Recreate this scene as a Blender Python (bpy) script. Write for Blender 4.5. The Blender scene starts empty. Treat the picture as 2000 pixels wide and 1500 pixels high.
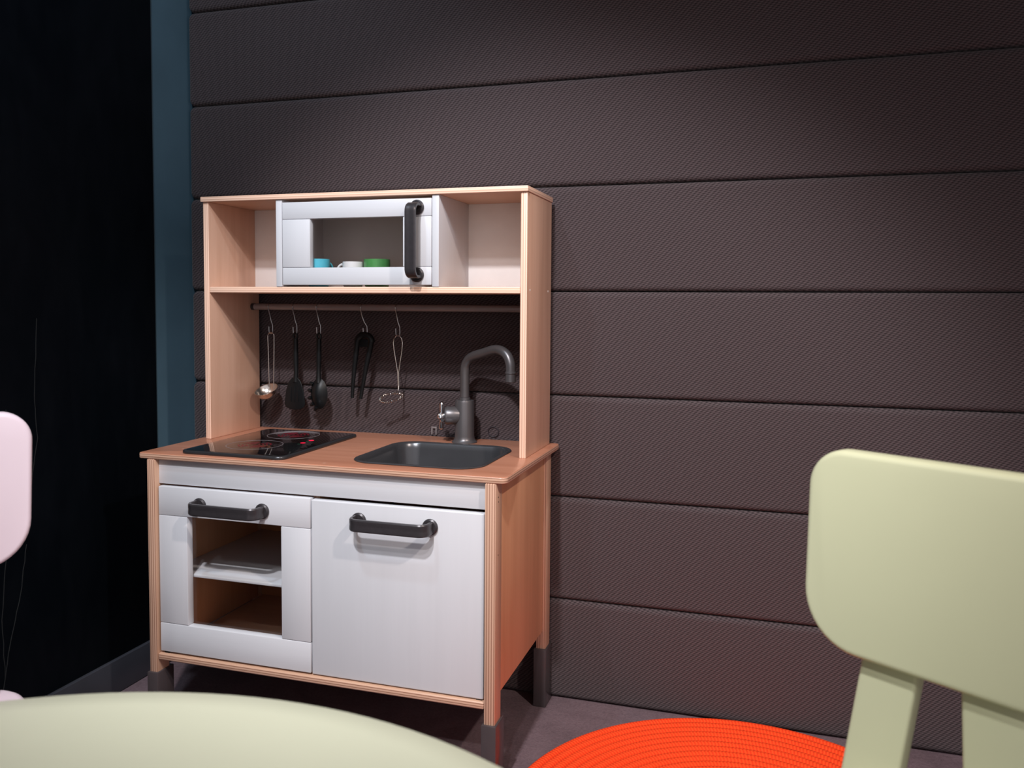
import bpy, bmesh, math, random
from mathutils import Vector, Matrix
random.seed(7)
PI = math.pi
S = bpy.context.scene
COL = S.collection

# ------------------------------------------------------------------ camera
# lens solved from the kitchen's edges (image taken as 2000 x 1500)
F_PX, CY = 1647.48, 685.91
YAW, PITCH, ROLL = -0.2963, -0.0555, 0.0071
CAM = Vector((1.1208, -1.2877, 0.8116))
fw = Vector((math.sin(YAW) * math.cos(PITCH), math.cos(YAW) * math.cos(PITCH), math.sin(PITCH)))
rt = Vector((math.cos(YAW), -math.sin(YAW), 0))
up = rt.cross(fw)
rt2 = rt * math.cos(ROLL) + up * math.sin(ROLL)
up2 = -rt * math.sin(ROLL) + up * math.cos(ROLL)
cd = bpy.data.cameras.new('camera')
cam = bpy.data.objects.new('camera', cd)
COL.objects.link(cam)
cam.matrix_world = Matrix(((rt2.x, up2.x, -fw.x, CAM.x), (rt2.y, up2.y, -fw.y, CAM.y), (rt2.z, up2.z, -fw.z, CAM.z), (0, 0, 0, 1)))
cd.sensor_fit = 'HORIZONTAL'
cd.sensor_width = 36
cd.lens = F_PX * 36 / 2000
cd.shift_y = -(750 - CY) / 2000
cd.clip_start = 0.02
cd.dof.use_dof = True
cd.dof.focus_distance = 1.62
cd.dof.aperture_fstop = 6.3
S.camera = cam

# ------------------------------------------------------------------ world, exposure
W = bpy.data.worlds.new('world')
S.world = W
W.use_nodes = True
W.node_tree.nodes['Background'].inputs[0].default_value = (1.0, 0.94, 0.97, 1)
W.node_tree.nodes['Background'].inputs[1].default_value = 0.34
S.view_settings.view_transform = 'Standard'
S.view_settings.look = 'None'
S.view_settings.gamma = 1
S.view_settings.exposure = 1.0
S.view_settings.use_curve_mapping = False

# ceiling spotlights, the last an added fill: position, aimed at, watts, colour, lamp radius, cone
CEIL = 2.4
LAMPS = [((0.70, -1.36, 2.20), (0.66, -0.14, 0.77), 72, (0.97, 0.96, 1.0), 0.040, 51, 0.6),
         ((0.95, -1.60, 2.20), (0.80, -0.25, 0.80), 16, (0.97, 0.96, 1.0), 0.040, 56, 0.6),
         ((0.30, -0.75, 2.20), (-0.02, 0.20, 0.88), 17, (0.66, 0.85, 1.0), 0.040, 78, 0.8),
         ((2.05, -1.05, 2.20), (0.75, -0.05, 0.30), 48, (1.0, 0.86, 0.77), 0.040, 52, 0.9),
         ((0.70, -2.10, 2.20), (1.12, -0.75, 0.48), 42, (1.0, 0.97, 0.95), 0.040, 58, 0.9)]  # fill lamp added to brighten the table and green chair evenly

# ------------------------------------------------------------------ helpers
ABS = {}


def link(o, parent=None):
    COL.objects.link(o)
    if parent:
        o.parent = parent
    return o


def tag(o, label=None, cat=None, group=None, kind=None):
    if label: o['label'] = label
    if cat: o['category'] = cat
    if group: o['group'] = group
    if kind: o['kind'] = kind
    return o


def thing(name, label, cat, loc=(0, 0, 0), rz=0, group=None, local=False):
    """Empty at a thing's base. local: parts are given in its own axes."""
    o = bpy.data.objects.new(name, None)
    o.empty_display_size = 0.05
    link(o)
    o.location = loc
    o.rotation_euler = (0, 0, rz)
    ABS[o] = Vector((0, 0, 0)) if local else Vector(loc)
    return tag(o, label, cat, group)


def mk(name, bm, mat, parent=None, angle=35, **k):
    """bmesh -> one mesh object, origin at the middle of its box."""
    if k.pop('recalc', True):
        bmesh.ops.recalc_face_normals(bm, faces=bm.faces[:])
    lo = Vector((min(v.co[i] for v in bm.verts) for i in range(3)))
    hi = Vector((max(v.co[i] for v in bm.verts) for i in range(3)))
    c = (lo + hi) / 2
    for v in bm.verts:
        v.co -= c
    me = bpy.data.meshes.new(name)
    bm.to_mesh(me)
    bm.free()
    for p in me.polygons:
        p.use_smooth = True
    me.set_sharp_from_angle(angle=math.radians(angle))
    mats = mat if isinstance(mat, (list, tuple)) else [mat]
    for m in mats:
        me.materials.append(m)
    o = bpy.data.objects.new(name, me)
    link(o, parent)
    o.location = c - (ABS[parent] if parent else Vector((0, 0, 0)))
    ABS[o] = c
    return tag(o, **k) if k else o


def box(x0, x1, y0, y1, z0, z1, bev=0.0012, seg=2, bm=None):
    b = bm or bmesh.new()
    r = bmesh.ops.create_cube(b, size=1)
    vs = r['verts']
    for v in vs:
        v.co = Vector(((x0 + x1) / 2 + v.co.x * (x1 - x0), (y0 + y1) / 2 + v.co.y * (y1 - y0), (z0 + z1) / 2 + v.co.z * (z1 - z0)))
    if bev > 0:
        es = list({e for v in vs for e in v.link_edges})
        bmesh.ops.bevel(b, geom=es, offset=bev, segments=seg, affect='EDGES', profile=0.5)
    return b


def rrect(x0, x1, y0, y1, r, n=8):
    """rounded rectangle outline, counter-clockwise; r one radius or four (bl, br, tr, tl)"""
    rs = r if isinstance(r, (list, tuple)) else (r,) * 4
    out = []
    for (cx, cy, a0, rr) in ((x0, y0, PI, rs[0]), (x1, y0, 1.5 * PI, rs[1]), (x1, y1, 0, rs[2]), (x0, y1, 0.5 * PI, rs[3])):
        ox = cx + rr if cx == x0 else cx - rr
        oy = cy + rr if cy == y0 else cy - rr
        for i in range(n + 1):
            a = a0 + i / n * PI / 2
            out.append((ox + rr * math.cos(a), oy + rr * math.sin(a)))
    return out


def inset(loop, d):
    """move every outline point inwards by d along its normal"""
    n = len(loop)
    out = []
    for i in range(n):
        ax, ay = loop[i - 1]
        bx, by = loop[(i + 1) % n]
        tx, ty = bx - ax, by - ay
        l = math.hypot(tx, ty) or 1
        out.append((loop[i][0] - ty / l * d, loop[i][1] + tx / l * d))
    return out


def stack(rings, cap0=True, cap1=True, bm=None):
    """skin a list of equally long rings of 3-D points"""
    b = bm or bmesh.new()
    R = [[b.verts.new(p) for p in ring] for ring in rings]
    n = len(R[0])
    for k in range(len(R) - 1):
        for i in range(n):
            j = (i + 1) % n
            b.faces.new((R[k][i], R[k][j], R[k + 1][j], R[k + 1][i]))
    if cap0: b.faces.new(R[0][::-1])
    if cap1: b.faces.new(R[-1])
    return b


def slab(loop, z0, z1, bev=0.002, to3=lambda x, y, z: (x, y, z), seg=3, bm=None):
    """plate with an outline and rounded rims; to3 puts (outline x, outline y, height) into space"""
    rings = []
    for i in range(seg + 1):
        a = i / seg * PI / 2
        rings.append([to3(x, y, z0 + bev * (1 - math.cos(a))) for x, y in inset(loop, bev * (1 - math.sin(a)))])
    for i in range(seg + 1):
        a = PI / 2 - i / seg * PI / 2
        rings.append([to3(x, y, z1 - bev * (1 - math.cos(a))) for x, y in inset(loop, bev * (1 - math.sin(a)))])
    return stack(rings, bm=bm)


def tube(pts, rad, seg=12, bm=None, closed=False, sq=1.0):
    """tube along points; rad a number or one per point"""
    b = bm or bmesh.new()
    P = [Vector(p) for p in pts]
    n = len(P)
    rr = rad if isinstance(rad, (list, tuple)) else [rad] * n
    T = []
    for i in range(n):
        a = P[i - 1] if (i or closed) else P[i]
        c = P[(i + 1) % n] if (i < n - 1 or closed) else P[i]
        T.append((c - a).normalized())
    ref = Vector((0, 0, 1)) if abs(T[0].z) < 0.9 else Vector((0, 1, 0))
    nrm = (ref - T[0] * ref.dot(T[0])).normalized()
    rings = []
    for i in range(n):
        nrm = (nrm - T[i] * nrm.dot(T[i])).normalized()
        bi = T[i].cross(nrm)
        rings.append([P[i] + (nrm * math.cos(2 * PI * k / seg) + bi * math.sin(2 * PI * k / seg) * sq) * rr[i] for k in range(seg)])
    if closed:
        rings.append(rings[0])
        R = [[b.verts.new(p) for p in ring] for ring in rings[:-1]]
        for k in range(n):
            for i in range(seg):
                j = (i + 1) % seg
                b.faces.new((R[k][i], R[k][j], R[(k + 1) % n][j], R[(k + 1) % n][i]))
        return b
    return stack(rings, bm=b)


def lathe(prof, c=(0, 0, 0), seg=32, bm=None, axis=None):
    """profile of (radius, height); axis: direction of height"""
    c = Vector(c)
    q = Vector((0, 0, 1)).rotation_difference(Vector(axis).normalized()) if axis else None
    rings = []
    for r, h in prof:
        ring = []
        for k in range(seg):
            v = Vector((r * math.cos(2 * PI * k / seg), r * math.sin(2 * PI * k / seg), h))
            ring.append(c + (q @ v if q else v))
        rings.append(ring)
    return stack(rings, bm=bm)


def arc(cx, cz, r, a0, a1, n=8):
    return [(cx + r * math.cos(math.radians(a0 + (a1 - a0) * i / n)), cz + r * math.sin(math.radians(a0 + (a1 - a0) * i / n))) for i in range(n + 1)]


# ------------------------------------------------------------------ materials
def new_mat(name):
    m = bpy.data.materials.new(name)
    m.use_nodes = True
    nt = m.node_tree
    return m, nt, nt.nodes['Principled BSDF']


class N:
    def __init__(s, nt): s.nt = nt
    def node(s, t, **k):
        n = s.nt.nodes.new(t)
        for a, b in k.items(): setattr(n, a, b)
        return n
    def put(s, sock, v):
        if isinstance(v, bpy.types.NodeSocket): s.nt.links.new(v, sock)
        else: sock.default_value = v
    def math(s, op, a, b=0.0, c=None):
        n = s.node('ShaderNodeMath', operation=op)
        s.put(n.inputs[0], a); s.put(n.inputs[1], b)
        if c is not None: s.put(n.inputs[2], c)
        return n.outputs[0]
    def mix(s, f, a, b):
        n = s.node('ShaderNodeMix', data_type='RGBA')
        s.put(n.inputs[0], f); s.put(n.inputs[6], a); s.put(n.inputs[7], b)
        return n.outputs[2]
    def noise(s, vec, scale, detail=4, rough=0.55, dist=0.0):
        n = s.node('ShaderNodeTexNoise')
        s.put(n.inputs['Vector'], vec)
        n.inputs['Scale'].default_value = scale
        n.inputs['Detail'].default_value = detail
        n.inputs['Roughness'].default_value = rough
        n.inputs['Distortion'].default_value = dist
        return n.outputs[0]
    def ramp(s, f, stops):
        n = s.node('ShaderNodeValToRGB')
        e = n.color_ramp.elements
        while len(e) < len(stops): e.new(0.5)
        for i, (p, c) in enumerate(stops):
            e[i].position = p
            e[i].color = c if len(c) == 4 else (*c, 1)
        s.put(n.inputs[0], f)
        return n.outputs[0]
    def mapping(s, vec, scale=(1, 1, 1), loc=(0, 0, 0), rot=(0, 0, 0)):
        n = s.node('ShaderNodeMapping')
        s.put(n.inputs[0], vec)
        n.inputs[1].default_value = loc; n.inputs[2].default_value = rot; n.inputs[3].default_value = scale
        return n.outputs[0]
    def obj(s): return s.node('ShaderNodeTexCoord').outputs['Object']
    def sep(s, v):
        n = s.node('ShaderNodeSeparateXYZ'); s.put(n.inputs[0], v); return n.outputs
    def bump(s, h, strength, dist, bsdf):
        n = s.node('ShaderNodeBump')
        n.inputs['Strength'].default_value = strength
        n.inputs['Distance'].default_value = dist
        s.put(n.inputs['Height'], h)
        s.nt.links.new(n.outputs[0], bsdf.inputs['Normal'])


def c4(c): return (c[0], c[1], c[2], 1)


def plain(name, col, rough=0.5, metal=0.0, var=0.06, scale=30, spec=0.5, bump=0.0, coat=0.0):
    m, nt, b = new_mat(name)
    n = N(nt)
    f = n.noise(n.obj(), scale, 3)
    lo = tuple(x * (1 - var) for x in col); hi = tuple(min(1, x * (1 + var)) for x in col)
    n.put(b.inputs['Base Color'], n.ramp(f, [(0.3, lo), (0.7, hi)]))
    b.inputs['Roughness'].default_value = rough
    b.inputs['Metallic'].default_value = metal
    b.inputs['Specular IOR Level'].default_value = spec
    b.inputs['Coat Weight'].default_value = coat
    if bump: n.bump(n.noise(n.obj(), scale * 8, 3), bump, 0.001, b)
    return m


BIRCH = ((0.50, 0.290, 0.190), (0.62, 0.395, 0.275))


def ply(name, axis, grain=0, tint=(1, 1, 1), rough=0.42, dark=(0.30, 0.15, 0.095), pale=(0.62, 0.385, 0.275)):
    """birch plywood: grain on the faces, glued layers on the edges across `axis`"""
    m, nt, b = new_mat(name)
    n = N(nt)
    o = n.obj()
    rnd = n.node('ShaderNodeObjectInfo').outputs['Random']
    off = n.node('ShaderNodeVectorMath', operation='ADD')
    n.put(off.inputs[0], o)
    cmb = n.node('ShaderNodeCombineXYZ')
    for i in range(3): n.put(cmb.inputs[i], n.math('MULTIPLY', rnd, 7.3 + i))
    n.put(off.inputs[1], cmb.outputs[0])
    sc = [38, 38, 38]; sc[grain] = 2.2
    g = n.noise(n.mapping(off.outputs[0], tuple(sc)), 1.0, 5, 0.6, 0.4)
    big = n.noise(n.mapping(off.outputs[0], tuple(x / 6 for x in sc)), 1.0, 2, 0.5, 0.8)
    v = n.math('ADD', n.math('MULTIPLY', g, 0.5), n.math('MULTIPLY', big, 0.5))
    lo, hi = [tuple(x * t for x, t in zip(c, tint)) for c in BIRCH]
    face = n.ramp(v, [(0.34, lo), (0.62, hi)])
    # layered edges
    co = n.sep(o)[axis]
    nn = n.sep(n.node('ShaderNodeTexCoord').outputs['Normal'])[axis]
    wob = n.math('MULTIPLY', n.noise(o, 60, 2), 0.35)
    ph = n.math('SINE', n.math('ADD', n.math('MULTIPLY', co, 2 * PI / 0.0044), wob))
    edge = n.ramp(n.math('MULTIPLY_ADD', ph, 0.5, 0.5), [(0.08, dark), (0.45, pale)])
    if 'worktop' in name:      # small pale scuffs of use
        face = n.mix(n.ramp(n.noise(o, 46, 2, 0.4), [(0.735, (0, 0, 0)), (0.76, (0.5, 0.5, 0.5))]), face, (0.62, 0.45, 0.36, 1))
    isedge = n.math('LESS_THAN', n.math('ABSOLUTE', nn), 0.55)
    n.put(b.inputs['Base Color'], n.mix(isedge, face, edge))
    b.inputs['Roughness'].default_value = rough
    n.bump(g, 0.06, 0.0006, b)
    return m


def white_paint(name, col=(0.63, 0.635, 0.665), axis=0):
    m, nt, b = new_mat(name)
    n = N(nt)
    sc = [60, 60, 60]; sc[axis] = 3
    g = n.noise(n.mapping(n.obj(), tuple(sc)), 1.0, 4, 0.6, 0.3)
    n.put(b.inputs['Base Color'], n.ramp(g, [(0.3, tuple(x * 0.965 for x in col)), (0.7, col)]))
    b.inputs['Roughness'].default_value = 0.45
    n.bump(g, 0.05, 0.0005, b)
    return m


def fabric(name):
    """dark twill: diagonal ribs crossed by short woven stitches"""
    m, nt, b = new_mat(name)
    n = N(nt)
    o = n.node('ShaderNodeNewGeometry').outputs['Position']
    x, y, z = n.sep(o)
    wob = n.math('MULTIPLY', n.noise(o, 90, 2), 1.4)
    s = n.math('ADD', n.math('MULTIPLY', x, 0.707), n.math('MULTIPLY', z, -0.707))
    t = n.math('ADD', n.math('MULTIPLY', x, 0.25), n.math('MULTIPLY', z, 0.97))
    rib = n.math('SINE', n.math('ADD', n.math('MULTIPLY', s, 2 * PI / 0.0062), wob))
    st = n.math('SINE', n.math('ADD', n.math('MULTIPLY', t, 2 * PI / 0.0040), wob))
    h = n.math('ADD', n.math('MULTIPLY_ADD', rib, 0.23, 0.48), n.math('MULTIPLY', st, 0.22))
    fine = n.noise(o, 700, 2)
    h = n.math('ADD', h, n.math('MULTIPLY_ADD', fine, 0.5, -0.25))
    col = n.ramp(h, [(0.05, (0.027, 0.020, 0.021)), (0.95, (0.113, 0.084, 0.088))])
    n.put(b.inputs['Base Color'], col)
    b.inputs['Roughness'].default_value = 0.9
    b.inputs['Specular IOR Level'].default_value = 0.15
    b.inputs['Sheen Weight'].default_value = 0.12
    b.inputs['Sheen Roughness'].default_value = 0.5
    n.bump(h, 0.55, 0.0012, b)
    return m


def carpet(name):
    m, nt, b = new_mat(name)
    n = N(nt)
    o = n.obj()
    a = n.noise(o, 9, 4, 0.6, 0.6)
    f = n.noise(o, 230, 4, 0.75)
    v = n.math('ADD', n.math('MULTIPLY', a, 0.45), n.math('MULTIPLY', f, 0.55))
    n.put(b.inputs['Base Color'], n.ramp(v, [(0.3, (0.098, 0.066, 0.074)), (0.7, (0.215, 0.150, 0.166))]))
    b.inputs['Roughness'].default_value = 0.95
    b.inputs['Specular IOR Level'].default_value = 0.1
    n.bump(f, 0.6, 0.003, b)
    return m


def rug_mat(name, pitch):
    m, nt, b = new_mat(name)
    n = N(nt)
    o = n.obj()
    x, y, z = n.sep(o)
    r = n.math('SQRT', n.math('ADD', n.math('MULTIPLY', x, x), n.math('MULTIPLY', y, y)))
    k = n.math('DIVIDE', r, pitch)
    ring = n.math('FLOOR', k)
    fr = n.math('ABSOLUTE', n.math('MULTIPLY_ADD', n.math('FRACT', k), 2.0, -1.0))   # 0 mid of a row, 1 at its seams
    ang = n.math('ARCTAN2', y, x)
    arcl = n.math('MULTIPLY', ang, n.math('MULTIPLY', n.math('ADD', ring, 0.5), pitch))
    ch = n.math('ADD', n.math('MULTIPLY', arcl, 2 * PI / 0.0062), n.math('ADD', n.math('MULTIPLY', fr, 3.0), n.math('MULTIPLY', ring, 2.4)))
    st = n.math('MULTIPLY_ADD', n.math('SINE', ch), 0.5, 0.5)
    h = n.math('ADD', n.math('MULTIPLY', st, 0.55), n.math('MULTIPLY', n.noise(o, 500, 2), 0.45))
    n.put(b.inputs['Base Color'], n.ramp(h, [(0.15, (0.74, 0.035, 0.006)), (0.65, (0.95, 0.075, 0.013))]))
    b.inputs['Roughness'].default_value = 0.85
    b.inputs['Specular IOR Level'].default_value = 0.2
    n.bump(h, 0.5, 0.002, b)
    return m


def chalk_mat(name):
    m, nt, b = new_mat(name)
    n = N(nt)
    o = n.obj()
    a = n.noise(n.mapping(o, (1, 2.2, 1.0), rot=(0.5, 0, 0)), 2.2, 5, 0.6, 1.2)
    f = n.noise(n.mapping(o, (1, 9, 2.2), rot=(0.7, 0, 0)), 3.0, 5, 0.65, 0.8)
    v = n.math('ADD', n.math('MULTIPLY', a, 0.6), n.math('MULTIPLY', f, 0.4))
    n.put(b.inputs['Base Color'], n.ramp(v, [(0.42, (0.0010, 0.0030, 0.0058)), (0.78, (0.006, 0.0085, 0.0125))]))
    b.inputs['Roughness'].default_value = 0.6
    b.inputs['Specular IOR Level'].default_value = 0.10
    return m


def pane_mat(name, tint):
    """thin clear plastic: lets light straight through, with a faint surface sheen"""
    m, nt, b = new_mat(name)
    n = N(nt)
    nt.nodes.remove(b)
    t = n.node('ShaderNodeBsdfTransparent'); t.inputs[0].default_value = c4(tint)
    g = n.node('ShaderNodeBsdfGlossy'); g.inputs['Roughness'].default_value = 0.05
    mx = n.node('ShaderNodeMixShader')
    mx.inputs[0].default_value = 0.025
    nt.links.new(t.outputs[0], mx.inputs[1]); nt.links.new(g.outputs[0], mx.inputs[2])
    nt.links.new(mx.outputs[0], nt.nodes['Material Output'].inputs[0])
    return m


def glow(name, col, s):
    m, nt, b = new_mat(name)
    b.inputs['Base Color'].default_value = c4(col)
    b.inputs['Emission Color'].default_value = c4(col)
    b.inputs['Emission Strength'].default_value = s
    b.inputs['Roughness'].default_value = 0.3
    return m


M = dict(
    ply_x=ply('birch_ply_x', 0, 2), ply_y=ply('birch_ply_y', 1, 0), ply_z=ply('birch_ply_z', 2, 0),
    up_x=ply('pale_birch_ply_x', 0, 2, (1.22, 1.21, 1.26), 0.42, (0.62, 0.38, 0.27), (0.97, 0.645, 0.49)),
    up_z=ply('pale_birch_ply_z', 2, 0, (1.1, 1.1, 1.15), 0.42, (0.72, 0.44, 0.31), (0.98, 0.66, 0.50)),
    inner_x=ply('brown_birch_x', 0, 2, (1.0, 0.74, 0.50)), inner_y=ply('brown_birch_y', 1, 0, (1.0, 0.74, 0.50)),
    worktop=ply('birch_worktop', 2, 0, (0.80, 0.56, 0.50), 0.30),
    side=ply('birch_side', 0, 2, (1.08, 0.88, 0.70)),
    white=white_paint('white_paint_h', axis=0), white_v=white_paint('white_paint_v', axis=2),
    whiteboard=plain('white_board', (0.84, 0.81, 0.79), 0.55, var=0.02),
    foot=plain('foot_plastic', (0.060, 0.048, 0.050), 0.27, var=0.05),
    handle=plain('handle_grey', (0.050, 0.045, 0.049), 0.33, metal=0.4, var=0.08, scale=120),
    faucet=plain('faucet_grey', (0.135, 0.125, 0.128), 0.36, metal=0.55, var=0.04),
    chrome=plain('knob_chrome', (0.62, 0.62, 0.63), 0.18, metal=1.0, var=0.02),
    steel=plain('steel', (0.66, 0.62, 0.58), 0.24, metal=1.0, var=0.03),
    hook=plain('hook_wire', (0.42, 0.42, 0.43), 0.28, metal=1.0, var=0.03),
    rail=plain('rail_grey', (0.30, 0.255, 0.25), 0.4, metal=0.3, var=0.05),
    black=plain('black_nylon', (0.005, 0.0058, 0.0066), 0.42, var=0.1, spec=0.3),
    sink=plain('sink_grey', (0.085, 0.086, 0.093), 0.27, metal=0.6, var=0.04),
    hobrim=plain('hob_rim', (0.045, 0.046, 0.050), 0.30, metal=0.5, var=0.04),
    hobglass=plain('hob_glass', (0.004, 0.004, 0.005), 0.06, var=0.05, coat=0.6),
    ringprint=plain('ring_print', (0.24, 0.21, 0.22), 0.4),
    coil=glow('coil_red', (0.10, 0.003, 0.010), 0.10),
    led=glow('indicator_red', (0.62, 0.008, 0.04), 0.55),
    icon=plain('icon_green', (0.005, 0.05, 0.025), 0.4),
    fabric=fabric('twill_fabric'), carpet=carpet('carpet'),
    backing=plain('backing_board', (0.012, 0.010, 0.010), 0.9),
    teal=plain('teal_wall_paint', (0.082, 0.150, 0.200), 0.7, var=0.10, scale=5, spec=0.25, bump=0.05),
    chalk=chalk_mat('chalkboard_paint'),
    chalkline=plain('chalk_line', (0.0055, 0.007, 0.008), 0.9, var=0.3, scale=200),
    skirting=plain('skirting_paint', (0.045, 0.047, 0.058), 0.38, var=0.1, scale=12),
    plaster=plain('plaster', (0.42, 0.40, 0.40), 0.9, var=0.03, scale=4),
    darkwall=plain('pale_plaster', (0.55, 0.50, 0.48), 0.9, var=0.05, scale=4),
    green=plain('green_plastic', (0.51, 0.52, 0.345), 0.42, var=0.015, scale=8, spec=0.45),
    table=plain('table_laminate', (0.505, 0.525, 0.405), 0.42, var=0.015, scale=8, spec=0.45),
    pink=plain('pink_plastic', (0.68, 0.565, 0.62), 0.42, var=0.015, scale=8, spec=0.45),
    cupblue=plain('blue_glaze', (0.10, 0.52, 0.66), 0.2), cupwhite=plain('white_glaze', (0.80, 0.80, 0.80), 0.2),
    cupgreen=plain('green_glaze', (0.085, 0.30, 0.09), 0.2),
    clip=plain('clip_grey', (0.20, 0.175, 0.175), 0.5), cord=plain('dark_cord', (0.018, 0.012, 0.016), 0.6),
    pane=pane_mat('clear_pane', (0.985, 0.985, 0.985)), pane_dark=pane_mat('smoky_pane', (0.95, 0.945, 0.945)),
    lampbody=plain('lamp_body', (0.5, 0.5, 0.5), 0.4),
)
RUG_P = 0.0170
M['rug'] = rug_mat('braided_orange', RUG_P)

# ------------------------------------------------------------------ the setting
WY, LX = 0.3664, -0.166            # face of the padded wall, face of the left wall
RX, FY = 4.2, -3.6
mk('floor', box(LX - 0.1, RX + 0.1, FY - 0.1, WY + 0.15, -0.1, 0, 0), M['carpet'], kind='structure')
mk('ceiling', box(LX - 0.1, RX + 0.1, FY - 0.1, WY + 0.15, CEIL, CEIL + 0.1, 0), M['plaster'], kind='structure')
mk('wall_left', box(LX - 0.1, LX, FY - 0.1, WY + 0.15, 0, CEIL, 0), M['teal'], kind='structure')
wb = mk('wall_back', box(LX, RX, WY + 0.045, WY + 0.15, 0, CEIL, 0), M['backing'], kind='structure')
seams = [0.0015, 0.2084, 0.4205, 0.628, 0.8382, 1.0483, 1.258, 1.468, 1.678, 1.888, 2.098, 2.308, 2.395]
ends = [0.0, 0.001, 0.0, 0.001, -0.001, 0.0, 0.0, 0.001]
for i in range(len(seams) - 1):
    z0, z1 = seams[i] + 0.0008, seams[i + 1] - 0.0008
    x0 = LX + 0.004 + ends[i % 8]
    L = rrect(x0, RX - 0.004, z0, z1, 0.014, 5)
    rings = []
    for k in range(6):
        a = k / 5 * PI / 2
        rings.append([(x, WY + 0.010 * (1 - math.sin(a)) + 0.0, z) for x, z in inset(L, 0.011 * (1 - math.cos(a)))])
    rings.insert(0, [(x, WY + 0.045, z) for x, z in L])
    mk('wall_panel', stack(rings), M['fabric'], wb, angle=60)
mk('baseboard_left', slab(rrect(FY, WY - 0.0005, 0, 0.0715, (0.0005, 0.0005, 0.004, 0.004)), LX, LX + 0.011, 0.0015,
                          lambda a, b, h: (h, a, b)), M['skirting'], kind='structure')
ch = thing('chalkboard', 'large near-black chalkboard covering the left wall with faint scribbles', 'chalkboard', (LX, -1.2, 0.073))
mk('board', box(LX + 0.0004, LX + 0.004, -3.0, 0.247, 0.073, 2.3, 0.0008), M['chalk'], ch)
for pts in ([(-0.135, 0.62), (-0.118, 0.5), (-0.14, 0.38), (-0.155, 0.25), (-0.15, 0.12)],
            [(-0.065, 0.78), (-0.075, 0.64), (-0.07, 0.56), (-0.09, 0.46), (-0.115, 0.36)],
            [(-0.10, 0.37), (-0.115, 0.28), (-0.14, 0.2), (-0.16, 0.1)]):
    fine = []
    for k in range(len(pts) - 1):
        for s in range(6):
            t = s / 6
            fine.append((LX + 0.0041, pts[k][0] * (1 - t) + pts[k + 1][0] * t + random.uniform(-.001, .001), pts[k][1] * (1 - t) + pts[k + 1][1] * t))
    mk('chalk_stroke', tube(fine, 0.0009, 5), M['chalkline'], ch)

# ------------------------------------------------------------------ ceiling spotlights (out of the picture; the last is added fill)
for i, (p, aim, w, col, rad, cone, blend) in enumerate(LAMPS):
    lab = ['grey ceiling spotlight above the table centre, turned to the play kitchen', 'grey ceiling spotlight above the right edge of the table',
           'grey ceiling spotlight nearest the chalkboard', 'grey ceiling spotlight above the pale green chair, turned to the rug',
           'added grey fill spotlight furthest from the padded wall'][i]
    p = Vector(p)
    d = (Vector(aim) - p).normalized()
    t = thing('ceiling_spotlight', lab, 'ceiling light', tuple(p), 0, 'spotlights on the ceiling')
    mk('mount', lathe([(0.035, 0), (0.035, -0.015), (0.009, -0.018), (0.009, -(CEIL - p.z) + 0.03)], (p.x, p.y, CEIL), 32), M['lampbody'], t)
    mk('lamp_housing', lathe([(0.050, -0.012), (0.056, -0.012), (0.056, -0.10), (0.046, -0.115), (0.020, -0.118), (0.018, -0.040), (0.048, -0.034)], p, 40, None, d), M['lampbody'], t)
    ld = bpy.data.lights.new('spotlight_lamp', 'SPOT')
    ld.energy = w
    ld.color = col
    ld.shadow_soft_size = rad
    ld.spot_size = math.radians(cone)
    ld.spot_blend = blend
    lo = bpy.data.objects.new('spotlight_lamp', ld)
    link(lo, t)
    lo.rotation_euler = d.to_track_quat('-Z', 'Y').to_euler()

# ------------------------------------------------------------------ play kitchen
ZW, TW = 0.5316, 0.0115
K = thing('play_kitchen', 'birch and white wooden toy kitchen with hob, sink and oven against padded wall', 'play kitchen', (0.36, 0.18, 0))


def plate_with_hole(outer, hole, z0, z1, bev):
    b = bmesh.new()
    def fillrim(z, d, flip):
        vo = [b.verts.new((x, y, z)) for x, y in inset(outer, d)]
        vh = [b.verts.new((x, y, z)) for x, y in hole]
        es = [b.edges.new((v[i], v[(i + 1) % len(v)])) for v in (vo, vh) for i in range(len(v))]
        bmesh.ops.triangle_fill(b, edges=es, use_beauty=True)
        return vo, vh
    to, th = fillrim(z1, bev, False)
    bo, bh = fillrim(z0, bev, True)
    prev = to
    seg = 3
    for top in (1, 0):
        for i in range(seg):
            a = (i + 1) / seg * PI / 2
            if top: d, z = bev * (1 - math.sin(a)), z1 - bev * (1 - math.cos(a))
            else: d, z = bev * (1 - math.cos(a)), z0 + bev * (1 - math.sin(a))
            if not top and i == seg - 1: cur = bo
            else: cur = [b.verts.new((x, y, z)) for x, y in inset(outer, d)]
            n = len(cur)
            for k in range(n):
                b.faces.new((prev[k], prev[(k + 1) % n], cur[(k + 1) % n], cur[k]))
            prev = cur
            if top and i == seg - 1:
                cur = [b.verts.new((x, y, z0 + bev)) for x, y in outer]
                for k in range(n):
                    b.faces.new((prev[k], prev[(k + 1) % n], cur[(k + 1) % n], cur[k]))
                prev = cur
    n = len(th)
    for k in range(n):
        b.faces.new((th[k], th[(k + 1) % n], bh[(k + 1) % n], bh[k]))
    return b


SX0, SX1, SY0, SY1 = 0.408, 0.657, 0.036, 0.276
wt = mk('worktop', plate_with_hole(rrect(0, 0.72, -0.0005, 0.3625, (0.007, 0.012, 0.012, 0.007), 6), rrect(SX0 + .006, SX1 - .006, SY0 + .006, SY1 - .006, 0.046, 8), ZW - TW, ZW, 0.0028), M['worktop'], K)

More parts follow.
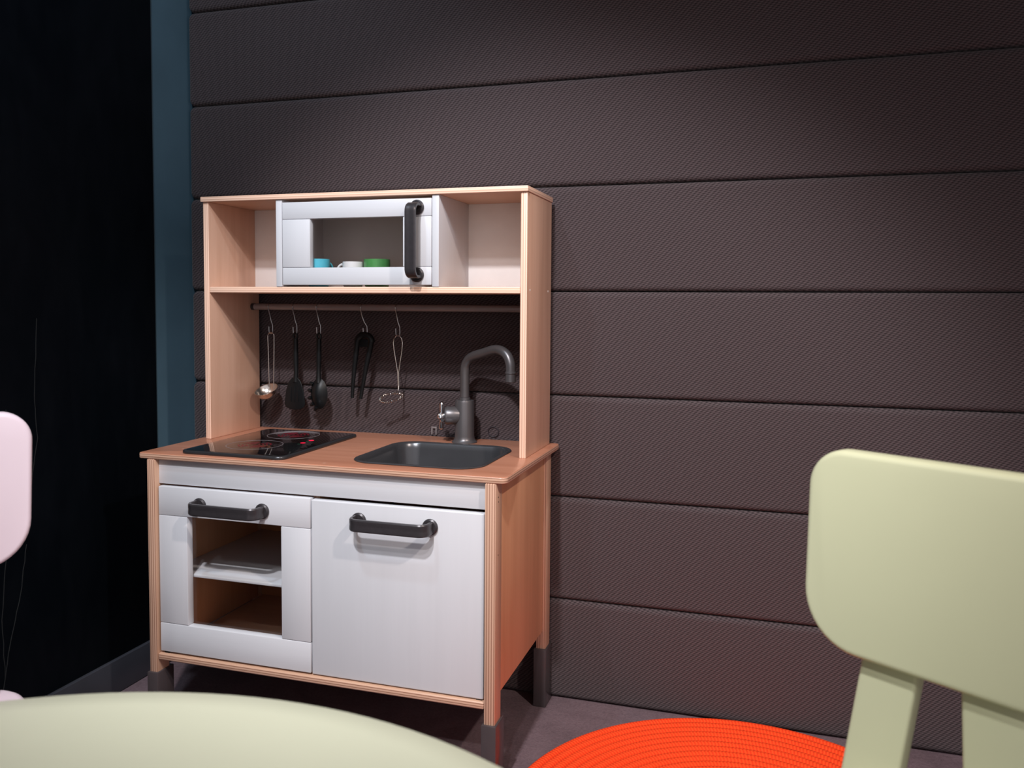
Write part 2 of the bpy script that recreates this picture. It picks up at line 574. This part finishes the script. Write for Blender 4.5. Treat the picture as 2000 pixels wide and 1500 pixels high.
# lower frame: posts, sides, feet
for side in (0, 1):
    x0, x1 = ((0.0205, 0.0375), (0.6835, 0.7026))[side]
    for (y0, y1) in ((-0.0015, 0.032), (0.325, 0.3605)):
        mk('post', box(x0, x1, y0, y1, 0.105, ZW - TW, 0.0018), M['ply_x'], K)
    xi = ((x0 + 0.006, x1), (x0, x1 - 0.006))[side]
    mk('side_panel', box(xi[0], xi[1], 0.032, 0.325, 0.154, ZW - TW, 0.0008), M['side'], K)
    for (y0, y1) in ((-0.0055, 0.040), (0.318, 0.3645)):
        f = mk('foot', box(x0 - 0.0035, x1 + 0.0035, y0, y1, 0, 0.118, 0.0018), M['foot'], K)
mk('bottom_board', box(0.0375, 0.6835, 0.0, 0.345, 0.1412, 0.154, 0.003, 3), M['ply_z'], K)
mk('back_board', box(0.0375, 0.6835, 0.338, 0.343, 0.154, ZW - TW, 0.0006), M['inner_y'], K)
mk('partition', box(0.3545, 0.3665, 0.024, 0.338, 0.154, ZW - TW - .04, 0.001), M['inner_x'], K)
mk('front_board', box(0.0375, 0.6835, 0.0105, 0.0235, 0.4738, ZW - TW, 0.001), M['white'], K)
mk('oven_shelf', box(0.0378, 0.3543, 0.024, 0.3375, 0.2975, 0.3035, 0.0015), M['white'], K)


def bar_handle(p0, p1, out, parent, flat=0.0062, wide=0.0105, stand=0.033):
    """flat bow handle with round rosettes, between two points of a door face; out = away from the door"""
    p0, p1, out = Vector(p0), Vector(p1), Vector(out).normalized()
    ax = (p1 - p0).normalized()
    cr = ax.cross(out)
    L = (p1 - p0).length
    b = bmesh.new()
    for p in (p0, p1):
        lathe([(0.0135, 0), (0.0140, 0.0016), (0.0138, 0.0034), (0.0112, 0.0052), (0.0, 0.0056)][:-1], p, 28, b, out)
    path = [(0.0, 0.002), (0.0, stand - 0.014)]
    path += [(0.0145 - 0.0145 * math.cos(a), stand - 0.0145 + 0.0145 * math.sin(a)) for a in [PI / 2 * i / 7 for i in range(1, 8)]]
    path = [(u - 0.004, v) for u, v in path]
    full = path + [(L - u, v) for u, v in path[::-1]]
    prof = [(c * flat / 2, s * wide) for c, s in [(-1, -.78), (-.72, -1), (.55, -1), (1, -.8), (1, -.3), (.86, 0), (1, .3), (1, .8), (.55, 1), (-.72, 1), (-1, .78)]]
    rings = []
    for i, (u, v) in enumerate(full):
        a = full[max(0, i - 1)]; c = full[min(len(full) - 1, i + 1)]
        tx, ty = c[0] - a[0], c[1] - a[1]
        l = math.hypot(tx, ty); nx, ny = -ty / l, tx / l
        rings.append([p0 + ax * (u + nx * q) + out * (v + ny * q) + cr * w for q, w in prof])
    stack(rings, bm=b)
    return mk('handle', b, M['handle'], parent, angle=30, label='dark grey bow handle with round rosettes')


def framed_door(name, x0, x1, z0, z1, wx0, wx1, wz0, wz1, yf, th, pane, label):
    """painted frame door: core with two rails, two stiles, a pane"""
    core = bmesh.new()
    for (a, b_, c, d) in ((x0 + .001, x1 - .001, z0 + .001, wz0 - .001), (x0 + .001, x1 - .001, wz1 + .001, z1 - .001), (x0 + .001, wx0 - .001, wz0 - .001, wz1 + .001), (wx1 + .001, x1 - .001, wz0 - .001, wz1 + .001)):
        box(a, b_, yf + 0.002, yf + th - 0.001, c, d, 0, bm=core)
    d = mk(name, core, M['white'], K, label=label)
    g = 0.0003
    mk('rail', box(x0, x1, yf, yf + th, z0, wz0 - g, 0.0016), M['white'], d)
    mk('rail', box(x0, x1, yf, yf + th, wz1 + g, z1, 0.0016), M['white'], d)
    mk('stile', box(x0, wx0, yf, yf + th, wz0 + g, wz1 - g, 0.0016), M['white_v'], d)
    mk('stile', box(wx1, x1, yf, yf + th, wz0 + g, wz1 - g, 0.0016), M['white_v'], d)
    mk('pane', box(wx0 - .0003, wx1 + .0003, yf + th - 0.0045, yf + th - 0.003, wz0 - .0003, wz1 + .0003, 0), M[pane], d, label='clear plastic window pane')
    return d


YD = 0.0035
ov = framed_door('oven_door', 0.0415, 0.3590, 0.1578, 0.4702, 0.1035, 0.3007, 0.2125, 0.4163, YD, 0.0165, 'pane', 'white framed oven door with clear window')
bar_handle((0.1325, YD, 0.4405), (0.2640, YD, 0.4405), (0, -1, 0), ov)
cdoor = mk('cupboard_door', box(0.3608, 0.6805, YD + .001, YD + 0.0165, 0.1560, 0.4683, 0.0022, 3), M['white_v'], K, label='plain white cupboard door')
bar_handle((0.4540, YD + .001, 0.4390), (0.5860, YD + .001, 0.4390), (0, -1, 0), cdoor)

for x in (0.0475, 0.667):
    mk('door_bumper', box(x, x + 0.011, 0.006, 0.016, 0.1535, 0.1565, 0.0008), M['black'], K)

# hob
HX0, HX1, HY0, HY1 = 0.0795, 0.3000, 0.0125, 0.3060
hb = mk('hob', slab(rrect(HX0, HX1, HY0, HY1, 0.019), ZW - 0.001, ZW + 0.0062, 0.003), M['hobrim'], K, label='black glass hob with thin dark rim')
mk('hob_glass', slab(rrect(HX0 + .006, HX1 - .006, HY0 + .006, HY1 - .006, 0.014), ZW + 0.005, ZW + 0.0066, 0.0004), M['hobglass'], hb)
ZH = ZW + 0.0066


def flat_ring(cx, cy, r0, r1, z, h=0.0002, seg=56, a0=0, a1=360, bm=None):
    b = bm or bmesh.new()
    full = abs(a1 - a0) >= 360
    n = seg if full else max(6, int(seg * abs(a1 - a0) / 360))
    pts = []
    for i in range(n if full else n + 1):
        a = math.radians(a0 + (a1 - a0) * i / n)
        c, s = math.cos(a), math.sin(a)
        pts.append([b.verts.new((cx + r * c, cy + r * s, zz)) for r, zz in ((r0, z), (r0, z + h), (r1, z + h), (r1, z))])
    m = len(pts)
    for i in range(m if full else m - 1):
        p, q = pts[i], pts[(i + 1) % m]
        for k in range(4):
            b.faces.new((p[k], q[k], q[(k + 1) % 4], p[(k + 1) % 4]))
    if not full:
        b.faces.new(pts[0]); b.faces.new(pts[-1][::-1])
    return b


for (cx, cy) in ((0.178, 0.109), (0.182, 0.241)):
    mk('burner_ring', flat_ring(cx, cy, 0.0524, 0.0532, ZH), M['ringprint'], hb, label='thin grey ring printed on the hob')
    b = bmesh.new()
    for r in (0.009, 0.016, 0.023, 0.030):
        for q in range(4):
            flat_ring(cx, cy, r - 0.0016, r + 0.0016, ZH - 0.00005, 0.0002, 56, q * 90 + 14, q * 90 + 76, b)
    mk('heating_coil', b, M['coil'], hb, label='dim red coil pattern')
for y in (0.158, 0.190):
    mk('indicator', lathe([(0.0052, 0), (0.0052, 0.0003)], (0.2535, y, ZH - .0001), 24), M['led'], hb, label='glowing red indicator dot')
    b = bmesh.new()
    flat_ring(0.2535, y - 0.0145, 0.002, 0.0032, ZH - .0001, 0.0003, 20, bm=b)
    mk('control_mark', b, M['icon'], hb, label='small dark green touch mark')

# sink
rings = []
so = rrect(SX0, SX1, SY0, SY1, 0.050, 10)
for d, z in ((0.006, ZW - .004), (0.001, ZW + .0002), (0.0, ZW + .0012), (0.0015, ZW + .0026), (0.004, ZW + .0032), (0.007, ZW + .0024), (0.0095, ZW - .001), (0.0125, ZW - .010), (0.0165, ZW - .042), (0.020, ZW - .052), (0.028, ZW - .058), (0.042, ZW - .060)):
    rings.append([(x, y, z) for x, y in inset(so, d)])
snk = mk('sink', stack(rings, cap0=False, cap1=True), M['sink'], K, recalc=True, angle=50, label='dark grey sink basin with rounded corners')
mk('drain', lathe([(0.017, 0), (0.017, 0.0012), (0.012, 0.0016), (0.010, 0.0006)], (0.532, 0.156, ZW - .0602), 32), M['faucet'], snk)

# faucet
FX, FYF = 0.534, 0.309
fa = mk('faucet', lathe([(0.0258, 0), (0.0256, 0.002), (0.0228, 0.0042), (0.0206, 0.0075), (0.0197, 0.014), (0.0194, 0.082), (0.0182, 0.0858), (0.0115, 0.0866), (0.0112, 0.0905), (0.0098, 0.0915)], (FX, FYF, ZW), 40), M['faucet'], K, label='dark grey metal-look tap')
sd = Vector((math.cos(math.radians(27)), -math.sin(math.radians(27)), 0))
pp = [(0, 0.600), (0, 0.6235), (0, 0.655), (0.0, 0.672), (0.0022, 0.688), (0.0115, 0.7005), (0.0270, 0.7083), (0.0560, 0.7158), (0.0840, 0.7228), (0.1040, 0.7215), (0.1195, 0.7128), (0.1275, 0.6985), (0.1290, 0.6865), (0.1290, 0.679)]
sm = []
for i in range(1, len(pp) - 2):
    for q in range(5):
        t_ = q / 5
        sm.append(tuple(0.5 * ((2 * pp[i][c]) + (pp[i + 1][c] - pp[i - 1][c]) * t_ + (2 * pp[i - 1][c] - 5 * pp[i][c] + 4 * pp[i + 1][c] - pp[i + 2][c]) * t_ ** 2 + (3 * pp[i][c] - pp[i - 1][c] - 3 * pp[i + 1][c] + pp[i + 2][c]) * t_ ** 3) for c in (0, 1)))
sm.append(pp[-2]); sm.append(pp[-1])
spout = tube([(FX + u * sd.x, FYF + u * sd.y, z) for u, z in sm], 0.0094, 20)
lathe([(0.0094, 0.004), (0.0106, 0.003), (0.0106, 0.0), (0.0098, -0.001), (0.0101, -0.0155), (0.0085, -0.0165)], (FX + 0.129 * sd.x, FYF + 0.129 * sd.y, 0.679), 28, spout)
mk('spout', spout, M['faucet'], fa)
kd = Vector((-0.90, -0.43, 0.0)).normalized()
k0 = Vector((FX, FYF, 0.5865))
kb = lathe([(0.0170, 0.012), (0.0182, 0.020), (0.0182, 0.036), (0.0165, 0.040), (0.0120, 0.042)], k0, 32, None, kd)
mk('tap_valve', kb, M['faucet'], fa)
kc = bmesh.new()
side = kd.cross(Vector((0, 0, 1))).normalized()
u1 = (Vector((0, 0, 1)) * 0.94 + side * -0.20).normalized()
u2 = kd.cross(u1).normalized()
hub = k0 + kd * 0.047
lathe([(0.0065, -0.006), (0.0072, 0.0), (0.0068, 0.006), (0.004, 0.008)], hub, 20, kc, kd)
for d_ in (u1, -u1, u2, -u2):
    tube([hub + d_ * 0.004, hub + d_ * 0.018, hub + d_ * 0.026, hub + d_ * 0.0285], [0.0036, 0.0042, 0.0050, 0.0034], 14, kc)
mk('cross_knob', kc, M['chrome'], fa, label='shiny four-armed tap knob')

# upper unit
UX0, UX1, UY0, UY1, ZT = 0.0181, 0.7017, 0.1745, 0.349, 1.0237
ZB = ZT - 0.0102
mk('upper_side_panel', box(UX0, UX0 + 0.0128, UY0, UY1, ZW, ZB, 0.0012), M['up_x'], K)
mk('upper_side_panel', box(UX1 - 0.0128, UX1, UY0, UY1, ZW, ZB, 0.0012), M['up_x'], K)
mk('top_board', box(0.0155, 0.7040, 0.1695, 0.3495, ZB, ZT, 0.0015), M['up_z'], K)
ZS = 0.8432
mk('upper_shelf', box(UX0 + 0.0128, UX1 - 0.0128, UY0 + .0005, 0.338, ZS - 0.0125, ZS, 0.0018, 3), M['up_z'], K)
mk('upper_back_board', box(UX0 + 0.0128, UX1 - 0.0128, 0.335, 0.339, ZS, ZB, 0.0004), M['whiteboard'], K)
for (a, b_) in ((0.1870, 0.2005), (0.5180, 0.5318)):
    mk('divider', box(a, b_, UY0 - 0.001, 0.335, ZS, ZB, 0.0012), M['white_v'], K)
mw = framed_door('microwave_door', 0.2020, 0.5172, 0.8465, 1.0075, 0.2630, 0.4592, 0.8805, 0.9742, UY0 - 0.002, 0.0145, 'pane_dark', 'white framed microwave door with clear window')
bar_handle((0.4890, UY0 - .002, 0.8655), (0.4890, UY0 - .002, 0.9905), (0, -1, 0), mw)
RY, RZ = 0.322, 0.8025
rl = mk('utensil_rail', tube([(UX0 + .0130, RY, RZ), (UX1 - 0.0130, RY, RZ)], 0.0070, 20), M['rail'], K, label='slim dark grey utensil rail under the shelf')
for x in (UX0 + .0133, UX1 - 0.0203):
    mk('rail_end_cap', tube([(x, RY, RZ), (x + .007, RY, RZ)], 0.0076, 20), M['handle'], rl)
# screw heads on the right-hand boards
for (y, z) in ((0.195, 0.8375), (0.325, 0.8375)):
    mk('screw_cap', lathe([(0.0022, 0), (0.0018, 0.0005)], (UX1 - .0001, y, z), 14, None, (1, 0, 0)), M['whiteboard'], K)
for z in (0.496, 0.4885, 0.40):
    mk('screw_hole', lathe([(0.0014, 0), (0.0012, 0.0003)], (0.7025, 0.012, z), 12, None, (1, 0, 0)), M['black'], K)

# ------------------------------------------------------------------ things on the kitchen
UT = [0.076, 0.1360, 0.1935, 0.2985, 0.3785]      # hook positions along the rail
HL = ['wire hook on the rail holding the small steel ladle', 'wire hook on the rail holding the black spatula', 'wire hook on the rail holding the black pasta spoon',
      'wire hook on the rail holding the black tongs, leaning sideways', 'wire hook on the rail holding the spiral whisk']
HB = []


def s_hook(i, x, dx=0.007):
    """S-shaped wire hook: over the rail, then an open eye below"""
    R = 0.0078
    pts = []
    for k in range(11):
        a = math.radians(-35 + 215 * k / 10)
        pts.append((x, RY + R * math.cos(a), RZ + R * math.sin(a)))
    pts = pts[::-1]                                   # starts in front of the rail, over the top, down behind
    pts = [(x, RY - R, RZ - 0.004)] + pts
    back = pts[-1]
    pts = [(p[0], 2 * RY - p[1], p[2]) for p in pts]    # open end behind the rail, stem in front
    zs = RZ - 0.018
    pts += [(x + 0.001, RY - 0.002, zs), (x + dx * 0.45, RY - 0.001, zs - 0.012), (x + dx, RY - 0.001, zs - 0.022), (x + dx + 0.0008, RY - 0.002, zs - 0.032)]
    rr = 0.0046
    cx, cz = x + dx + 0.0008 - rr, zs - 0.036
    for k in range(1, 9):
        a = math.radians(-180 * k / 8)
        pts.append((cx + rr * math.cos(a), RY - 0.002, cz + rr * math.sin(a)))
    pts.append((cx - rr - 0.0004, RY - 0.002, cz + 0.011))
    mk('wire_hook', tube(pts, 0.00105, 8), M['hook'], None, label=HL[i], cat='hook', group='wire hooks on the utensil rail')
    return cx, cz - rr


for i, x in enumerate(UT):
    HB.append(s_hook(i, x, 0.012 if i == 3 else 0.007))
UY = RY - 0.002

# ladle
hx, hz = HB[0]
t = thing('ladle', 'small shiny steel ladle with looped wire handle', 'ladle', (hx, UY, 0.597))
b = bmesh.new()
bc = Vector((0.0705, UY - 0.006, 0.6215))
zt_ = hz + 0.0015
loop = [(bc.x + 0.0045, UY - .001, bc.z - 0.001), (hx - 0.0075, UY, zt_ - 0.02), (hx - 0.0078, UY, zt_ - 0.010)]
loop += [(hx + 0.0078 * math.cos(math.radians(180 - 22.5 * k)), UY, zt_ - 0.006 + 0.0068 * math.sin(math.radians(180 - 22.5 * k))) for k in range(9)]
loop += [(hx + 0.0078, UY, zt_ - 0.010), (hx + 0.0077, UY, zt_ - 0.03), (bc.x + 0.0150, UY - .001, bc.z - 0.001)]
mk('wire_handle', tube(loop, 0.0011, 8), M['steel'], t)
prof = [(0.0010, -0.0205), (0.010, -0.0192), (0.0185, -0.0145), (0.0240, -0.0070), (0.0262, 0.0), (0.0276, 0.0012), (0.0252, 0.0006), (0.0228, -0.0062), (0.0174, -0.0132), (0.0095, -0.0178), (0.0008, -0.0190)]
mk('bowl', lathe(prof, bc, 40, None, (-0.10, -0.42, 0.9)), M['steel'], t)


def flat_shape(outline, y, th, bev=0.0012):
    return slab(outline, -th / 2, th / 2, bev, lambda a, b, h: (a, y + h, b))


# spatula
hx, hz = HB[1]
t = thing('spatula', 'black spatula with flared blade hanging from the rail', 'spatula', (hx, UY, 0.58))
zt_ = hz + 0.003
hnd = tube([(hx + .0005, UY, zt_ - 0.012), (hx + .001, UY, zt_ - 0.06), (hx + 0.0015, UY, 0.660), (hx + .001, UY - .001, 0.640)], [0.0052, 0.0058, 0.0048, 0.0060], 14)
tube([(hx + 0.0045 * math.cos(2 * PI * k / 16), UY, zt_ - 0.0075 + 0.0062 * math.sin(2 * PI * k / 16)) for k in range(16)], 0.0026, 8, hnd, True)
mk('handle', hnd, M['black'], t)
bl = [(hx - 0.0255, 0.592), (hx - 0.022, 0.5845), (hx - 0.012, 0.5805), (hx + 0.002, 0.5795), (hx + 0.014, 0.5812), (hx + 0.0225, 0.586), (hx + 0.0252, 0.594), (hx + 0.0215, 0.622), (hx + 0.0155, 0.641), (hx + 0.007, 0.650), (hx - 0.006, 0.650), (hx - 0.0150, 0.640), (hx - 0.0212, 0.622)]
bb = flat_shape(bl, UY - 0.003, 0.003)
mk('blade', bb, M['black'], t)
b = bmesh.new()
for k in (-1, 0, 1):
    box(hx + k * 0.009 - 0.0012, hx + k * 0.009 + 0.0012, UY - 0.0056, UY - 0.0043, 0.597, 0.630, 0.0005, bm=b)
mk('blade_rib', b, M['black'], t)

# pasta spoon
hx, hz = HB[2]
t = thing('pasta_spoon', 'black pasta spoon with toothed bowl hanging from the rail', 'spoon', (hx, UY, 0.58))
zt_ = hz + 0.003
hnd = tube([(hx, UY, zt_ - 0.012), (hx - .0005, UY, zt_ - 0.06), (hx - 0.001, UY, 0.672), (hx - .0005, UY - .001, 0.650), (hx, UY - 0.002, 0.640)], [0.0052, 0.0058, 0.0046, 0.0058, 0.007], 14)
tube([(hx + 0.0045 * math.cos(2 * PI * k / 16), UY, zt_ - 0.0075 + 0.0062 * math.sin(2 * PI * k / 16)) for k in range(16)], 0.0026, 8, hnd, True)
mk('handle', hnd, M['black'], t)
b = bmesh.new()
cx, cz = hx + 0.0005, 0.6165
rings = []
for j in range(9):                                   # shallow bowl, hollow side towards the wall
    q = j / 8
    ring = []
    for k in range(28):
        a = 2 * PI * k / 28
        ring.append((cx + 0.0205 * q * math.cos(a), UY - 0.014 + 0.013 * q * q, cz + 0.0335 * q * math.sin(a)))
    rings.append(ring)
rings = [[(x + (0.0005 if not i else 0), y, z) for x, y, z in r] for i, r in enumerate(rings)]
rings[0] = [(cx + 0.001 * math.cos(2 * PI * k / 28), UY - 0.014, cz + 0.001 * math.sin(2 * PI * k / 28)) for k in range(28)]
inner = [[(cx + (x - cx) * 0.9, y + 0.0025, cz + (z - cz) * 0.9) for x, y, z in r] for r in rings[::-1]]
stack(rings + inner, bm=b)
mk('bowl', b, M['black'], t, angle=60)
for k in range(5):
    a = math.radians(140 + 28 * k)
    p = Vector((cx + 0.0185 * math.cos(a), UY - 0.004, cz + 0.0318 * math.sin(a)))
    d_ = Vector((math.cos(a), 0.10, math.sin(a) * 0.6)).normalized()
    mk('tooth', tube([p - d_ * 0.002, p + d_ * 0.0035, p + d_ * 0.0075], [0.0046, 0.0042, 0.0026], 10), M['black'], t)

# tongs
hx, hz = HB[3]
t = thing('tongs', 'black two-armed tongs hanging from the rail by their arched top', 'tongs', (hx, UY, 0.61))
zt_ = hz - 0.001
ctr = (0.3050, zt_ - 0.0125)
top = [(ctr[0] + 0.0165 * math.cos(math.radians(180 - 20 * k)), ctr[1] + 0.0145 * math.sin(math.radians(180 - 20 * k))) for k in range(10)]
left = [(0.2757, 0.6105), (0.2775, 0.64), (0.2815, 0.68), (0.2860, 0.715), (0.2882, 0.732)]
right = [(0.2955, 0.6095), (0.3010, 0.64), (0.3090, 0.68), (0.3165, 0.712), (0.3205, 0.732)]
b = tube([(x, UY, z) for x, z in left + top + right[::-1]], [0.0036, 0.0042, 0.0052, 0.0060, 0.0066] + [0.0072] * 10 + [0.0066, 0.0060, 0.0052, 0.0042, 0.0036], 14)
mk('arms', b, M['black'], t)
mk('bridge', slab(rrect(ctr[0] - 0.0155, ctr[0] + 0.0155, ctr[1] - 0.011, ctr[1] + 0.006, 0.003), -0.0022, 0.0022, 0.001, lambda a, c, h: (a, UY + h, c)), M['black'], t)

# whisk
hx, hz = HB[4]
t = thing('spiral_whisk', 'thin steel spiral whisk with a coiled ring at its end', 'whisk', (hx, UY, 0.60))
zt_ = hz + 0.0012
jx = 0.3817
loop = [(jx + .0008, UY, 0.634), (jx - 0.0004, UY, 0.668), (hx - 0.0088, UY, zt_ - 0.030), (hx - 0.0104, UY, zt_ - 0.015), (hx - 0.0085, UY, zt_ - 0.0065), (hx - 0.004, UY, zt_ - 0.001), (hx, UY, zt_ + 0.0002), (hx + 0.004, UY, zt_ - 0.001), (hx + 0.0085, UY, zt_ - 0.0065), (hx + 0.0104, UY, zt_ - 0.015), (hx + 0.0092, UY, zt_ - 0.030), (jx + 0.0016, UY, 0.668), (jx + .0022, UY, 0.634)]
mk('wire_handle', tube(loop, 0.0010, 8), M['steel'], t)
rc = Vector((0.3725, UY - 0.012, 0.6165))
e1 = Vector((0.0225, 0.004, 0.0072)); e2 = Vector((-0.002, -0.0115, 0.0078))
coil = []
nt_ = 26
for k in range(nt_ * 10):
    a = 2 * PI * k / (nt_ * 10)
    c_ = rc + e1 * math.cos(a) + e2 * math.sin(a)
    rad_ = (e1 * math.cos(a) + e2 * math.sin(a)).normalized()
    w_ = e1.cross(e2).normalized()
    ph = nt_ * a
    coil.append(c_ + (rad_ * math.cos(ph) + w_ * math.sin(ph)) * 0.0022)
mk('coil_ring', tube(coil, 0.00075, 5, None, True), M['steel'], t)
mk('neck_wire', tube([(jx + .0015, UY, 0.640), (jx + .0018, UY - .003, 0.630), tuple(rc + e1 * 0.55 + e2 * 0.83)], 0.0011, 8), M['steel'], t)


# cups behind the microwave window
def cup(label, x, y, r, h, mat, handle_dir):
    t = thing('toy_cup', label, 'cup', (x, y, ZS), 0, 'toy cups in the microwave')
    mk('cup_body', lathe([(r * 0.80, 0), (r * 0.90, 0.002), (r * 0.985, h * 0.35), (r, h * 0.9), (r * 0.985, h), (r * 0.90, h - 0.001), (r * 0.88, h * 0.4), (r * 0.78, 0.004)], (x, y, ZS), 40), M[mat], t)
    d_ = Vector((math.cos(handle_dir), math.sin(handle_dir), 0))
    pts = []
    for k in range(11):
        a = math.radians(-80 + 160 * k / 10)
        pts.append(Vector((x, y, ZS + h * 0.64)) + d_ * (r * 0.93 + h * 0.27 * math.cos(a)) + Vector((0, 0, h * 0.27 * math.sin(a))))
    mk('handle', tube(pts, 0.0026, 10), M[mat], t)
    return t


cup('light blue toy cup behind the microwave window', 0.2575, 0.215, 0.0225, 0.0555, 'cupblue', math.radians(70))
cup('small white toy cup between the blue and green cups', 0.3335, 0.215, 0.0205, 0.0495, 'cupwhite', math.radians(186))
cup('dark green toy cup behind the microwave window', 0.3805, 0.225, 0.0260, 0.0545, 'cupgreen', math.radians(80))

# clip and cord loop on the padded wall
b = bmesh.new()
box(0.4385, 0.4510, WY - 0.003, WY + 0.001, 0.5475, 0.5512, 0.0006, bm=b)
box(0.4385, 0.4415, WY - 0.003, WY + 0.001, 0.5340, 0.5478, 0.0006, bm=b)
box(0.4480, 0.4510, WY - 0.003, WY + 0.001, 0.5340, 0.5478, 0.0006, bm=b)
mk('wall_clip', b, M['clip'], None, label='small pale n-shaped clip on the padded wall left of the tap', cat='clip')
lp = [(0.577 + 0.0115 * math.cos(2 * PI * k / 24), WY - 0.001, 0.5465 + 0.0105 * math.sin(2 * PI * k / 24)) for k in range(24)]
mk('cord_loop', tube(lp, 0.0011, 8, None, True), M['cord'], None, label='thin dark cord loop on the padded wall right of the tap', cat='cord')

# ------------------------------------------------------------------ round rug
RC, RR = Vector((1.0994, -0.016, 0)), 0.3725
b = bmesh.new()
nr = int(RR / RUG_P)
for k in range(nr + 1):
    r = (k + 0.5) * RUG_P
    if r + RUG_P / 2 > RR + 0.004: break
    seg = max(12, int(2 * PI * r / 0.0065))
    pts = [(r * math.cos(2 * PI * i / seg), r * math.sin(2 * PI * i / seg), 0.0072) for i in range(seg)]
    R_ = []
    for i in range(seg):
        c, s = math.cos(2 * PI * i / seg), math.sin(2 * PI * i / seg)
        ring = []
        for q in range(8):
            a = 2 * PI * q / 8 + PI / 8
            ring.append(b.verts.new(((r + RUG_P * 0.545 * math.cos(a)) * c, (r + RUG_P * 0.545 * math.cos(a)) * s, 0.0075 + 0.0078 * math.sin(a))))
        R_.append(ring)
    for i in range(seg):
        for q in range(8):
            b.faces.new((R_[i][q], R_[(i + 1) % seg][q], R_[(i + 1) % seg][(q + 1) % 8], R_[i][(q + 1) % 8]))
o = mk('round_rug', b, M['rug'], None, angle=70, label='round bright orange braided rug on the carpet beside the kitchen', cat='rug')
o.location = (RC.x, RC.y, o.location.z)

# ------------------------------------------------------------------ children's table
TX, TY, TR, TZ = 0.7575, -1.1159, 0.4372, 0.48
t = thing('round_table', "pale green round children's table in front of the play kitchen", 'table', (TX, TY, 0), 0, None, True)
mk('tabletop', lathe([(TR - 0.012, -0.030), (TR - 0.004, -0.027), (TR, -0.018), (TR, -0.010), (TR - 0.0022, -0.0035), (TR - 0.007, 0), (TR - 0.03, 0)], (0, 0, TZ), 128), M['table'], t, angle=50)
for k in range(4):
    a = PI / 4 + k * PI / 2
    d_ = Vector((math.cos(a), math.sin(a), 0))
    mk('leg', tube([d_ * 0.27 + Vector((0, 0, TZ - 0.03)), d_ * 0.28 + Vector((0, 0, 0.30)), d_ * 0.30 + Vector((0, 0, 0.006)), d_ * 0.30], [0.040, 0.036, 0.028, 0.025], 24), M['table'], t)


# ------------------------------------------------------------------ children's chairs
def chair(label, name, loc, rz, mat, lift=()):
    """backrest plate on two flat posts, thick seat, four splayed legs; faces -y"""
    t = thing(name, label, 'chair', (loc[0], loc[1], 0), rz, "children's chairs at the table", True)
    zb, zt, lean = 0.4708, 0.667, 0.124
    hT, hB = 0.1395, 0.1255
    # outline with rounded corners of an upside-down trapezoid
    def corner(p, a, c, r, n=10):
        p, a, c = Vector(p), Vector(a), Vector(c)
        u, v = (a - p).normalized(), (c - p).normalized()
        half = u.angle(v) / 2
        dist = r / math.tan(half)
        cen = p + (u + v).normalized() * (r / math.sin(half))
        s0 = p + u * dist - cen; s1 = p + v * dist - cen
        out = []
        a0 = math.atan2(s0.y, s0.x); a1 = math.atan2(s1.y, s1.x)
        da = (a1 - a0 + PI) % (2 * PI) - PI
        for i in range(n + 1):
            aa = a0 + da * i / n
            out.append((cen.x + r * math.cos(aa), cen.y + r * math.sin(aa)))
        return out
    Q = [(-hB - 0.004, zb), (hB + 0.004, zb), (hT, zt), (-hT, zt)]
    rs = (0.060, 0.060, 0.036, 0.036)
    ol = []
    for i in range(4):
        ol += corner(Q[i], Q[i - 1], Q[(i + 1) % 4], rs[i])
    sk = lambda z: lean * (z - zb)
    mk('backrest', slab(ol, 0, 0.024, 0.006, lambda x, z, h: (x, sk(z) + h, z), 4), M[mat], t, angle=50)
    for s in (-1, 1):
        ring = []
        for z in (0.29, 0.35, 0.42, zb, zb + 0.05):
            cxx = s * (0.0460 + (zb - z) * 0.10)
            w = 0.0275
            ring.append([(x + cxx, sk(z) + 0.0120 + y, z) for x, y in rrect(-w, w, 0.0055, 0.0265, 0.004, 3)])
        mk('back_post', stack(ring), M[mat], t, angle=50)
    so_ = rrect(-0.113, 0.113, -0.255, 0.038, (0.06, 0.06, 0.050, 0.050), 10)
    so_ = [(x * (1 + 0.34 * (-(y) / 0.25)), y) for x, y in so_]
    mk('seat', slab(so_, 0.275, 0.307, 0.010, seg=4), M[mat], t, angle=50)
    for sx in (-1, 1):
        for (y0, y1) in ((-0.205, -0.245), (-0.006, 0.024)):
            bx = 0.112 if y0 < -0.1 else 0.078
            p0, p1 = Vector((sx * bx, y0, 0.285)), Vector((sx * (bx + 0.042), y1, 0.0172 if (sx, y1 > 0) in lift else 0.0))
            pts = [p0, p0.lerp(p1, 0.4), p0.lerp(p1, 0.97), p1]
            mk('leg', tube(pts, [0.034, 0.031, 0.026, 0.023], 20), M[mat], t)
    return t


chair("pale green children's chair at the right, facing the table", 'childrens_chair', (1.2674, -0.4628), -0.5696, 'green', ((-1, True),))
chair("pale pink children's chair at the left by the chalkboard", 'childrens_chair', (0.1360, -0.5432), 0.9628, 'pink')
